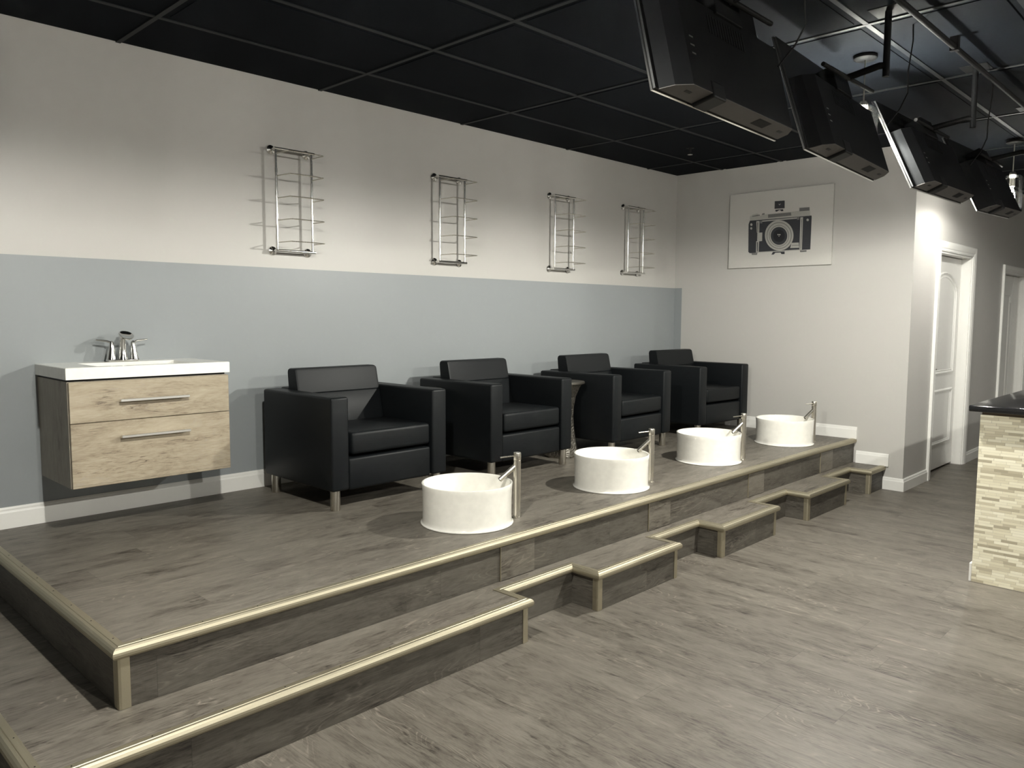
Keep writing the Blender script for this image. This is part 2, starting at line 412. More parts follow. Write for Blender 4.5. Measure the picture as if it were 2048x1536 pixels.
def bead(bm, pts, w=.012, t=.008, y=0):
    """raised moulding line along a closed path in the door plane"""
    n = len(pts)
    for i in range(n):
        a, b = Vector(pts[i]), Vector(pts[(i + 1) % n]); d = (b - a).normalized(); q = Vector((-d.y, d.x)) * w * .5
        a2, b2 = a - d * w * .3, b + d * w * .3
        base = [a2 - q, a2 + q, b2 + q, b2 - q]
        lo = [bm.verts.new((p.x, y, p.y)) for p in base]
        hi = [bm.verts.new((p.x, y - t, p.y)) for p in (a2 - q * .3, a2 + q * .3, b2 + q * .3, b2 - q * .3)]
        bm.faces.new(hi)
        for k in range(4): bm.faces.new((lo[k], lo[(k + 1) % 4], hi[(k + 1) % 4], hi[k]))
door1 = tag(thing('door_1', 'white two-panel door with arched upper panel, nearest along corridor', 'door'), kind='structure')
ly = yC + .085
bm = B(D1[0] + .02, D1[1] - .02, ly, ly + .035, .018, D1[2] - .02, bevel=.002, seg=1)
xa, xb = D1[0] + .15, D1[1] - .15; xm = (xa + xb) / 2
arch = [(xa, .93), (xb, .93), (xb, 1.66)] + [(xm + (xb - xa) / 2 * math.cos(t), 1.66 + .20 * math.sin(t)) for t in [PI * k / 14 for k in range(1, 14)]] + [(xa, 1.66)]
low = [(xa, .26), (xb, .26), (xb, .76), (xa, .76)]
bead(bm, arch, .03, .012, ly); bead(bm, low, .03, .012, ly)
inset = lambda P, s: [(xm + (x - xm) * (1 - .12 * s), (z - c_) * (1 - .06 * s) + c_) for x, z in P]
c_ = 1.3; bead(bm, inset(arch, 1), .012, .005, ly); c_ = .51; bead(bm, inset(low, 1), .012, .005, ly)
mesh_obj('door_leaf', bm, M_trim, door1); mesh_obj('door_jamb', jamb_bm(D1), M_trim, door1)
bm = bmesh.new(); tube(bm, [(D1[0] + .08, ly, .98), (D1[0] + .08, ly - .05, .98)], .010); lathe_pts = None
tube(bm, [(D1[0] + .08, ly - .001, .98), (D1[0] + .08, ly - .008, .98)], .028, 20)
tube(bm, [(D1[0] + .08, ly - .045, .98), (D1[0] + .20, ly - .045, .98)], .009)
mesh_obj('door_handle', bm, M_steel, door1, True)
door2 = tag(thing('door_2', 'white bifold door with a dark gap, farther along corridor', 'door'), kind='structure')
bm = B(D2[0] + .02, 9.575, ly, ly + .03, .02, D2[2] - .02, bevel=.002, seg=1); bead(bm, [(8.9, .2), (9.45, .2), (9.45, 1.7), (8.9, 1.7)], .02, .008, ly)
mesh_obj('door_leaf', bm, M_trim, door2)
mesh_obj('door_leaf', B(9.60, D2[1] - .02, ly, ly + .03, .02, D2[2] - .02, bevel=.002, seg=1), M_trim, door2)
mesh_obj('latch_rail', B(9.52, 9.66, ly - .004, ly, 1.62, 1.72), M_trim, door2)
mesh_obj('door_jamb', jamb_bm(D2), M_trim, door2)
mesh_obj('door_gap_darkness', B(D2[0], D2[1], yC + .119, yC + .13, 0, D2[2]), M_blackpl, door2)  # black sheet stands in for the darkness behind the leaves
mesh_obj('doorway_darkness', B(D1[0], D1[1], yC + .1205, yC + .13, 0, D1[2]), M_blackpl, door1)  # black sheet stands in for the darkness behind this leaf

# ---------------------------------------------------------------- platform and step
NOSE = [(.048, 0), (.048, .003), (.026, .004), (.0235, .002), (.021, .004), (.013, .003), (.006, -.001), (.001, -.009), (0, -.016), (.001, -.024), (.006, -.031), (.013, -.034), (.024, -.034), (.024, 0)]
def nosing(path, z, parent):
    mt = mitres(path)
    for i in range(len(path) - 1):
        bm = bmesh.new(); sweep_seg(bm, path[i], path[i + 1], mt[i], mt[i + 1], NOSE, z)
        horiz = abs(path[i + 1][0] - path[i][0]) > abs(path[i + 1][1] - path[i][1])
        # screw heads along the flange
        L = math.dist(path[i], path[i + 1]); n = int(L / .2)
        d = ((path[i + 1][0] - path[i][0]) / L, (path[i + 1][1] - path[i][1]) / L)
        nr = (-d[1], d[0])
        for k in range(n):
            s = (k + .5) * L / n
            cx, cy = path[i][0] + d[0] * s + nr[0] * .037, path[i][1] + d[1] * s + nr[1] * .037
            lathe(bm, [(0.0026, z + .003), (.0022, z + .0043), (0, z + .0045)], cx, cy, 8, mi=1)
        mesh_obj('nosing', bm, [M_champ if horiz else M_champ_y, M_blackpl], parent)
def riser(parent, p0, p1, z0, z1, m):
    (ax, ay), (bx, by) = p0, p1; t = .010
    if abs(bx - ax) > abs(by - ay): bm = B(min(ax, bx), max(ax, bx), ay, ay + t, z0, z1)
    else: bm = B(min(ax, ax + (t if by < ay else -t)), max(ax, ax + (t if by < ay else -t)), min(ay, by), max(ay, by), z0, z1)
    return mesh_obj('riser', bm, m, parent)
def corner_trim(parent, x, y, sx, z0, z1, w=.034):
    """angle trim on a convex corner; sx=+1 when the body lies to +x of the corner"""
    t = .004; bm = bmesh.new()
    poly = [(x - sx * t, y + w), (x - sx * t, y + .006), (x - sx * (t - .002), y - t + .002), (x + sx * .006, y - t), (x + sx * w, y - t), (x + sx * w, y), (x, y), (x, y + w)]
    prism(bm, poly, z0, z1)
    return mesh_obj('corner_trim', bm, M_champ_y, parent)
plat = thing('platform', 'raised wood-look platform with champagne edge trim carrying the armchairs and foot basins', 'platform')
e = .002
bm = bmesh.new(); prism(bm, [(xL + .03, -e), (xL + .03, yF + .03), (XE - e, yF + .03), (XE - e, -e)], h2 - .03, h2)
mesh_obj('deck', bm, M_deck, plat)
nosing([(xL, -e), (xL, yF), (XE - e, yF)], h2, plat)
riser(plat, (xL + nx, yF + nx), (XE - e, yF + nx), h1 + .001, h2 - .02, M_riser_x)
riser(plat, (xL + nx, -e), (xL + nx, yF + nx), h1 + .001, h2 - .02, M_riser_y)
corner_trim(plat, xL + nx, yF + nx, 1, h1 + .001, h2 - .034)
step = thing('step_ledge', 'low wood-look step ledge with projecting treads along the platform front', 'step')
path = [(xS, -e), (xS, yT), (b1, yT), (b1, yN)]
for a, b in TREADS: path += [(a, yN), (a, yT), (b, yT), (b, yN)]
path += [(a5, yN), (a5, yT), (XE - e, yT)]
mt = mitres(path); ins = lambda k: [(p[0] + m.x * k, p[1] + m.y * k) for p, m in zip(path, mt)]
nosing(path, h1, step)
P = ins(.028)
bm = bmesh.new(); prism(bm, P + [(XE - e, yF + .04), (xL + .04, yF + .04), (xL + .04, -e)], h1 - .03, h1)
mesh_obj('tread', bm, M_deck, step)
R_ = ins(nx)
for i, (a, b) in enumerate(zip(R_, R_[1:])):
    mh = abs(a[0] - b[0]) > abs(a[1] - b[1])
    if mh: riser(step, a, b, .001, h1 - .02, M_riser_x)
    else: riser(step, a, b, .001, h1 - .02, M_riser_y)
corner_trim(step, xS + nx, yT + nx, 1, .001, h1 - .034)
for x in [a for a, b in TREADS] + [a5]: corner_trim(step, x + nx, yT + nx, 1, .001, h1 - .034, .03)
for x in [b1] + [b for a, b in TREADS]: corner_trim(step, x - nx, yT + nx, -1, .001, h1 - .034, .03)
# removable panels cut into the platform riser
APOS = [(1.422, 1.656, 'nearest, rising towards the first basin'), (2.645, 2.872, 'second from the near end'),
        (3.855, 4.085, 'third from the near end'), (5.06, 5.30, 'farthest, below the basin by the end wall')]
for x0, x1, tx in APOS:
    t = thing('access_panel', 'small square wood-look access panel in platform riser, ' + tx, 'access panel', group='access panels in the platform riser')
    yy = yF + nx
    mesh_obj('panel', B(x0, x1, yy - .005, yy - .0005, h1 + .004, h2 - .038), M_access, t)
    mesh_obj('panel_edge', B(x0 - .003, x0, yy - .0065, yy - .0005, h1 + .003, h2 - .036), M_champ, t)

# ---------------------------------------------------------------- armchairs
def rounded(bm, x0, x1, y0, y1, z0, z1, r=.012, seg=3): return box(bm, x0, x1, y0, y1, z0, z1, bevel=r, seg=seg)
W, DP, LH, ZA, AW = .801, .719, .109, .615, .110
def armchair():
    t = thing('armchair', '', 'armchair', group='black armchairs in a row on the platform')
    for k in (0, 1):
        bm = bmesh.new(); xa = 0 if k == 0 else W - AW
        rounded(bm, xa, xa + AW, 0, DP, LH, ZA, .014, 3)
        mesh_obj('armrest', bm, M_leather, t, True)
    bm = bmesh.new(); rounded(bm, AW + .001, W - AW - .001, DP - .10, DP, LH, ZA + .006, .014); mesh_obj('back_frame', bm, M_leather, t, True)
    bm = bmesh.new(); rounded(bm, AW + .006, W - AW - .004, .012, DP - .11, LH - .006, .278, .014); mesh_obj('front_panel', bm, M_leather, t, True)
    # seat cushion, slightly crowned
    bm = bmesh.new(); vs_ = rounded(bm, AW + .026, W - AW - .006, .012, .46, .293, .418, .020, 4); 
    mesh_obj('seat_cushion', bm, M_leather, t, True)
    # back cushion, leaning, with a sewn seam across
    bm = bmesh.new(); x0, x1 = AW + .004, W - AW - .002
    sec = [(.478, .412), (.486, .404), (.60, .404), (.612, .42), (.625, .60), (.636, .715), (.632, .730), (.622, .736), (.565, .736), (.552, .730), (.546, .715),
           (.5185, .594), (.5212, .589), (.5165, .584), (.481, .43)]
    rows = []
    xs = [x0, x0 + .004, x0 + .014, x1 - .014, x1 - .004, x1]; kk = [.965, .985, 1, 1, .985, .965]
    cy = sum(p[0] for p in sec) / len(sec); cz = sum(p[1] for p in sec) / len(sec)
    for x, q in zip(xs, kk): rows.append([bm.verts.new((x, cy + (p[0] - cy) * q, cz + (p[1] - cz) * q)) for p in sec])
    m = len(sec)
    for a, b in zip(rows, rows[1:]):
        for i in range(m): bm.faces.new((a[i], a[(i + 1) % m], b[(i + 1) % m], b[i]))
    bm.faces.new(rows[0][::-1]); bm.faces.new(rows[-1])
    mesh_obj('back_cushion', bm, M_leather, t, True)
    for x in (.047, W - .047):
        for y in (.047, DP - .047):
            bm = bmesh.new(); lathe(bm, [(0, 0), (.025, 0), (.0265, .002), (.0265, LH + .002), (0, LH + .002)], x, y, 24)
            mesh_obj('leg', bm, M_steel, t, True)
    return t
CH = [(1.135, -.875, 0, 'black leather armchair nearest the floating vanity'),
      (2.314, -.870, 0, 'black leather armchair second from the vanity, silver table at its far side'),
      (3.512, -.935, .022, 'black leather armchair third from the vanity, before the last one'),
      (4.805, -.890, -.040, 'black leather armchair farthest away, in the corner by the end wall')]
ch0 = None
for x, y, r, lb in CH:
    if ch0 is None: ch0 = armchair(); ch0.location = (x, y, h2 + .0005); ch0['label'] = lb
    else: dup(ch0, (x, y, h2 + .0005), (0, 0, r), lb)

# ---------------------------------------------------------------- side tables
def side_table():
    t = thing('side_table', '', 'side table', group='silver hourglass side tables')
    bm = bmesh.new()
    lathe(bm, [(0, 0), (.128, 0), (.130, .012), (.126, .05), (.112, .13), (.100, .22), (.094, .30), (.097, .37), (.112, .45), (.138, .51), (.160, .545), (0, .545)], n=10)
    mesh_obj('pedestal', bm, M_hammer, t)
    bm = bmesh.new(); lathe(bm, [(0, .5455), (.168, .5455), (.174, .550), (.174, .560), (.170, .565), (0, .565)], n=48)
    mesh_obj('table_top', bm, M_tabletop, t, True)
    return t
tb = side_table(); tb.location = (3.312, -.60, h2 + .0005); tb['label'] = 'silver hammered hourglass side table between the second and third armchairs'
dup(tb, (2.125, -.36, h2 + .0005), None, 'silver side table between the first and second armchairs, mostly hidden by the first')

# ---------------------------------------------------------------- foot basins and their faucets
def basin():
    t = thing('foot_basin', '', 'foot basin', group='white foot basins along the platform edge')
    bm = bmesh.new()
    prof = [(0, 0), (.233, 0), (.2365, .002), (.2365, .0055), (.231, .0085), (.2282, .013), (.2272, .03), (.2268, .08), (.2272, .13), (.2292, .18), (.232, .203), (.2310, .2075), (.2265, .2085),
            (.2215, .2055), (.217, .19), (.211, .12), (.200, .055), (.175, .030), (.05, .024), (0, .023)]
    lathe(bm, prof, n=96); mesh_obj('bowl', bm, M_porcelain, t, True)
    bm = bmesh.new(); lathe(bm, [(.001, .0245), (.030, .0245), (.032, .027), (.02, .0285), (0, .0285)], n=24); mesh_obj('drain', bm, M_chrome, t, True)
    return t
BS = [(1.527, -1.501, 'white round foot basin nearest the camera, before the first armchair'), (2.730, -1.509, 'white round foot basin second from the near end'),
      (3.942, -1.481, 'white round foot basin third from the near end'), (5.119, -1.510, 'white round foot basin farthest away, beside the end wall baseboard')]
b0 = None
for x, y, lb in BS:
    if b0 is None: b0 = basin(); b0.location = (x, y, h2 + .0005); b0['label'] = lb
    else: dup(b0, (x, y, h2 + .0005), None, lb)
def basin_faucet():
    t = thing('basin_faucet', '', 'faucet', group='tall basin faucets')
    bm = bmesh.new(); lathe(bm, [(0, 0), (.0235, 0), (.0235, .004), (.0195, .006), (.0195, .302), (.0185, .303), (.0185, .305), (0, .305)], n=28)
    mesh_obj('column', bm, M_steel, t, True)
    bm = bmesh.new(); lathe(bm, [(0, .3052), (.0200, .3052), (.0205, .307), (.0205, .339), (.019, .343), (0, .344)], n=28)
    cap = mesh_obj('handle_cap', bm, M_steel, t, True)
    d = Vector((-.92, .39, 0)).normalized()
    bm = bmesh.new(); tube(bm, [d * .015 + Vector((0, 0, .326)), d * .095 + Vector((0, 0, .322))], .0042, 10); mesh_obj('lever', bm, M_steel, cap, True)
    bm = bmesh.new(); a = d * .010 + Vector((0, 0, .272)); b = d * .098 + Vector((0, 0, .205)); tube(bm, [a, b], .0125, 20)
    q = (b - a).normalized(); tube(bm, [b - q * .001, b + q * .0006], .0085, 16, mi=1)
    mesh_obj('spout', bm, [M_steel, M_blackpl], t, True)
    return t
f0 = None
for (x, y), lb in zip([(1.772, -1.618), (3.004, -1.615), (4.150, -1.645), (5.345, -1.66)],
        ['tall brushed steel faucet beside the nearest foot basin', 'tall brushed steel faucet beside the second foot basin',
         'tall brushed steel faucet beside the third foot basin', 'tall brushed steel faucet beside the farthest foot basin']):
    if f0 is None: f0 = basin_faucet(); f0.location = (x, y, h2 + .0005); f0['label'] = lb
    else: dup(f0, (x, y, h2 + .0005), None, lb)

# ---------------------------------------------------------------- wall racks
def rack():
    t = thing('towel_rack', '', 'wall rack', group='chrome wall racks')
    s = -.066; zt, zb, wd = .602, 0, .240
    for x in (0, wd):
        for z in (zb, zt):
            bm = bmesh.new()
            pr = [(0, 0), (.027, 0), (.028, .004), (.026, .008), (.015, .013), (.0085, .016), (.0085, .062)]
            rings = []
            for r, dd in pr:
                if r == 0: rings.append([bm.verts.new((x, -.0005, z))])
                else: rings.append([bm.verts.new((x + r * math.cos(2 * PI * k / 24), -dd - .0005, z + r * math.sin(2 * PI * k / 24))) for k in range(24)])
            for a, b in zip(rings, rings[1:]):
                for k in range(24):
                    if len(a) == 1: bm.faces.new((a[0], b[k], b[(k + 1) % 24]))
                    else: bm.faces.new((a[k], a[(k + 1) % 24], b[(k + 1) % 24], b[k]))
            mesh_obj('wall_flange', bm, M_chrome, t, True)
    for z in (zb, zt):
        bm = bmesh.new(); tube(bm, [(-.012, s, z), (wd + .020, s, z)], .0085, 16); mesh_obj('cross_bar', bm, M_chrome, t, True)
    for x in (0, wd):
        bm = bmesh.new(); tube(bm, [(x, s, zb), (x, s, zt)], .0072, 14)
        for k in range(4): z = .078 + .131 * k; tube(bm, [(x, s, z - .012), (x, s, z + .012)], .0088, 14)
        mesh_obj('upright', bm, M_chrome, t, True)
    for k in range(5):
        z = .571 - .131 * k; bm = bmesh.new()
        tube(bm, [(0, s, z), (.006, s - .06, z), (.014, s - .135, z), (wd * .5, s - .142, z), (wd - .0, s - .135, z), (wd, s - .06, z), (wd, s, z)], .0030, 8)
        mesh_obj('wire_shelf', bm, M_steel, t, True)
    return t
r0 = None
for x, z, lb in [(1.300, 1.835, 'chrome wall rack nearest the camera, left of the row'), (2.580, 1.836, 'chrome wall rack second from the left'),
                 (3.832, 1.842, 'chrome wall rack third from the left'), (4.860, 1.853, 'chrome wall rack farthest right, closest to the room corner')]:
    if r0 is None: r0 = rack(); r0.location = (x, 0, z); r0['label'] = lb
    else: dup(r0, (x, 0, z), None, lb)

# ---------------------------------------------------------------- vanity
van = thing('vanity', 'wall-hung pale oak vanity with white sink top and two drawers', 'vanity', (0, 0, .6396))
zv = lambda z: z - .6396
bm = bmesh.new(); prism_y = -.455
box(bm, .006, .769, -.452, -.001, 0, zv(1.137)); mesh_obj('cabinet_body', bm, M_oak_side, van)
mesh_obj('gap_shadow_filler', B(.012, .763, -.445, -.001, zv(1.137), zv(1.1475)), M_blackpl, van)  # black filler imitates the shadow in the recess under the sink top
for za, zb_, hz in ((.944, 1.134, 1.040), (.6396, .941, .866)):
    bm = B(.009, .772, -.470, -.4525, zv(za), zv(zb_), bevel=.0015, seg=1)
    dr = mesh_obj('drawer', bm, M_oak, van)
    bm = bmesh.new(); box(bm, .222, .552, -.503, -.493, zv(hz) - .006, zv(hz) + .006, bevel=.001, seg=1)
    for x in (.232, .534): box(bm, x, x + .010, -.495, -.4695, zv(hz) - .005, zv(hz) + .005)
    mesh_obj('handle', bm, M_nickel, dr)
# slab with rectangular basin
bm = bmesh.new(); zs0, zs1 = zv(1.1475), zv(1.202)
ox0, ox1, oy0, oy1 = -.002, .779, -.472, -.001
ix0, ix1, iy0, iy1 = .150, .630, -.425, -.135
jx0, jx1, jy0, jy1 = .185, .600, -.395, -.165; zb_ = zv(1.115)
def rect(x0, x1, y0, y1, z): return [bm.verts.new(p) for p in ((x0, y0, z), (x1, y0, z), (x1, y1, z), (x0, y1, z))]
r1 = rect(ox0, ox1, oy0, oy1, zs0); r2 = rect(ox0, ox1, oy0, oy1, zs1 - .003); r3 = rect(ox0 + .003, ox1 - .003, oy0 + .003, oy1, zs1)
r4 = rect(ix0, ix1, iy0, iy1, zs1); r5 = rect(ix0 + .003, ix1 - .003, iy0 + .003, iy1 - .003, zs1 - .005); r6 = rect(jx0, jx1, jy0, jy1, zb_)
for a, b in ((r1, r2), (r2, r3), (r3, r4), (r4, r5), (r5, r6)):
    for i in range(4): bm.faces.new((a[i], a[(i + 1) % 4], b[(i + 1) % 4], b[i]))
bm.faces.new(r6); bm.faces.new(r1[::-1])
mesh_obj('sink_top', bm, M_solid, van)
# vanity faucet
vf = thing('sink_faucet', 'chrome two-handle waterfall faucet on the white vanity top', 'faucet', (.388, -.075, 1.2025))
bm = bmesh.new(); box(bm, -.078, .078, -.024, .024, 0, .012, bevel=.005, seg=3)
mesh_obj('base_plate', bm, M_chrome, vf, True)
bm = bmesh.new(); tube(bm, [(0, 0, .008), (0, 0, .03), (0, -.001, .07), (0, -.003, .11), (0, -.006, .150)], [.028, .022, .0175, .016, .0165], 20)
tube(bm, [(0, -.004, .148), (0, -.002, .158)], [.010, .006], 12)
# dished waterfall lip leaning forward
R3 = Matrix.Rotation(math.radians(30), 3, 'X')
rings = []
for r, z in [(0, -.009), (.020, -.008), (.033, -.002), (.0365, .005), (.0345, .0055), (.030, .001), (.018, -.003), (0, -.004)]:
    if r == 0: rings.append([bm.verts.new(Vector((0, -.058, .134)) + R3 @ Vector((0, 0, z)))]); continue
    rings.append([bm.verts.new(Vector((0, -.058, .134)) + R3 @ Vector((r * math.cos(2 * PI * k / 28), 1.15 * r * math.sin(2 * PI * k / 28), z))) for k in range(28)])
for a, b in zip(rings, rings[1:]):
    for k in range(28):
        k2 = (k + 1) % 28
        if len(a) == 1: bm.faces.new((a[0], b[k], b[k2]))
        elif len(b) == 1: bm.faces.new((a[k], a[k2], b[0]))
        else: bm.faces.new((a[k], a[k2], b[k2], b[k]))
mesh_obj('waterfall_spout', bm, M_chrome, vf, True)
for s in (-1, 1):
    bm = bmesh.new(); tube(bm, [(s * .058, 0, .008), (s * .057, 0, .03), (s * .054, 0, .065), (s * .053, 0, .098), (s * .056, 0, .106)], [.024, .020, .0155, .011, .007], 18)
    h = mesh_obj('handle', bm, M_chrome, vf, True)
    bm = bmesh.new(); tube(bm, [(s * .054, 0, .098), (s * .075, .001, .106), (s * .10, .002, .110), (s * .128, .003, .113)], [.007, .0055, .005, .0035], 12)
    mesh_obj('lever', bm, M_chrome, h, True)

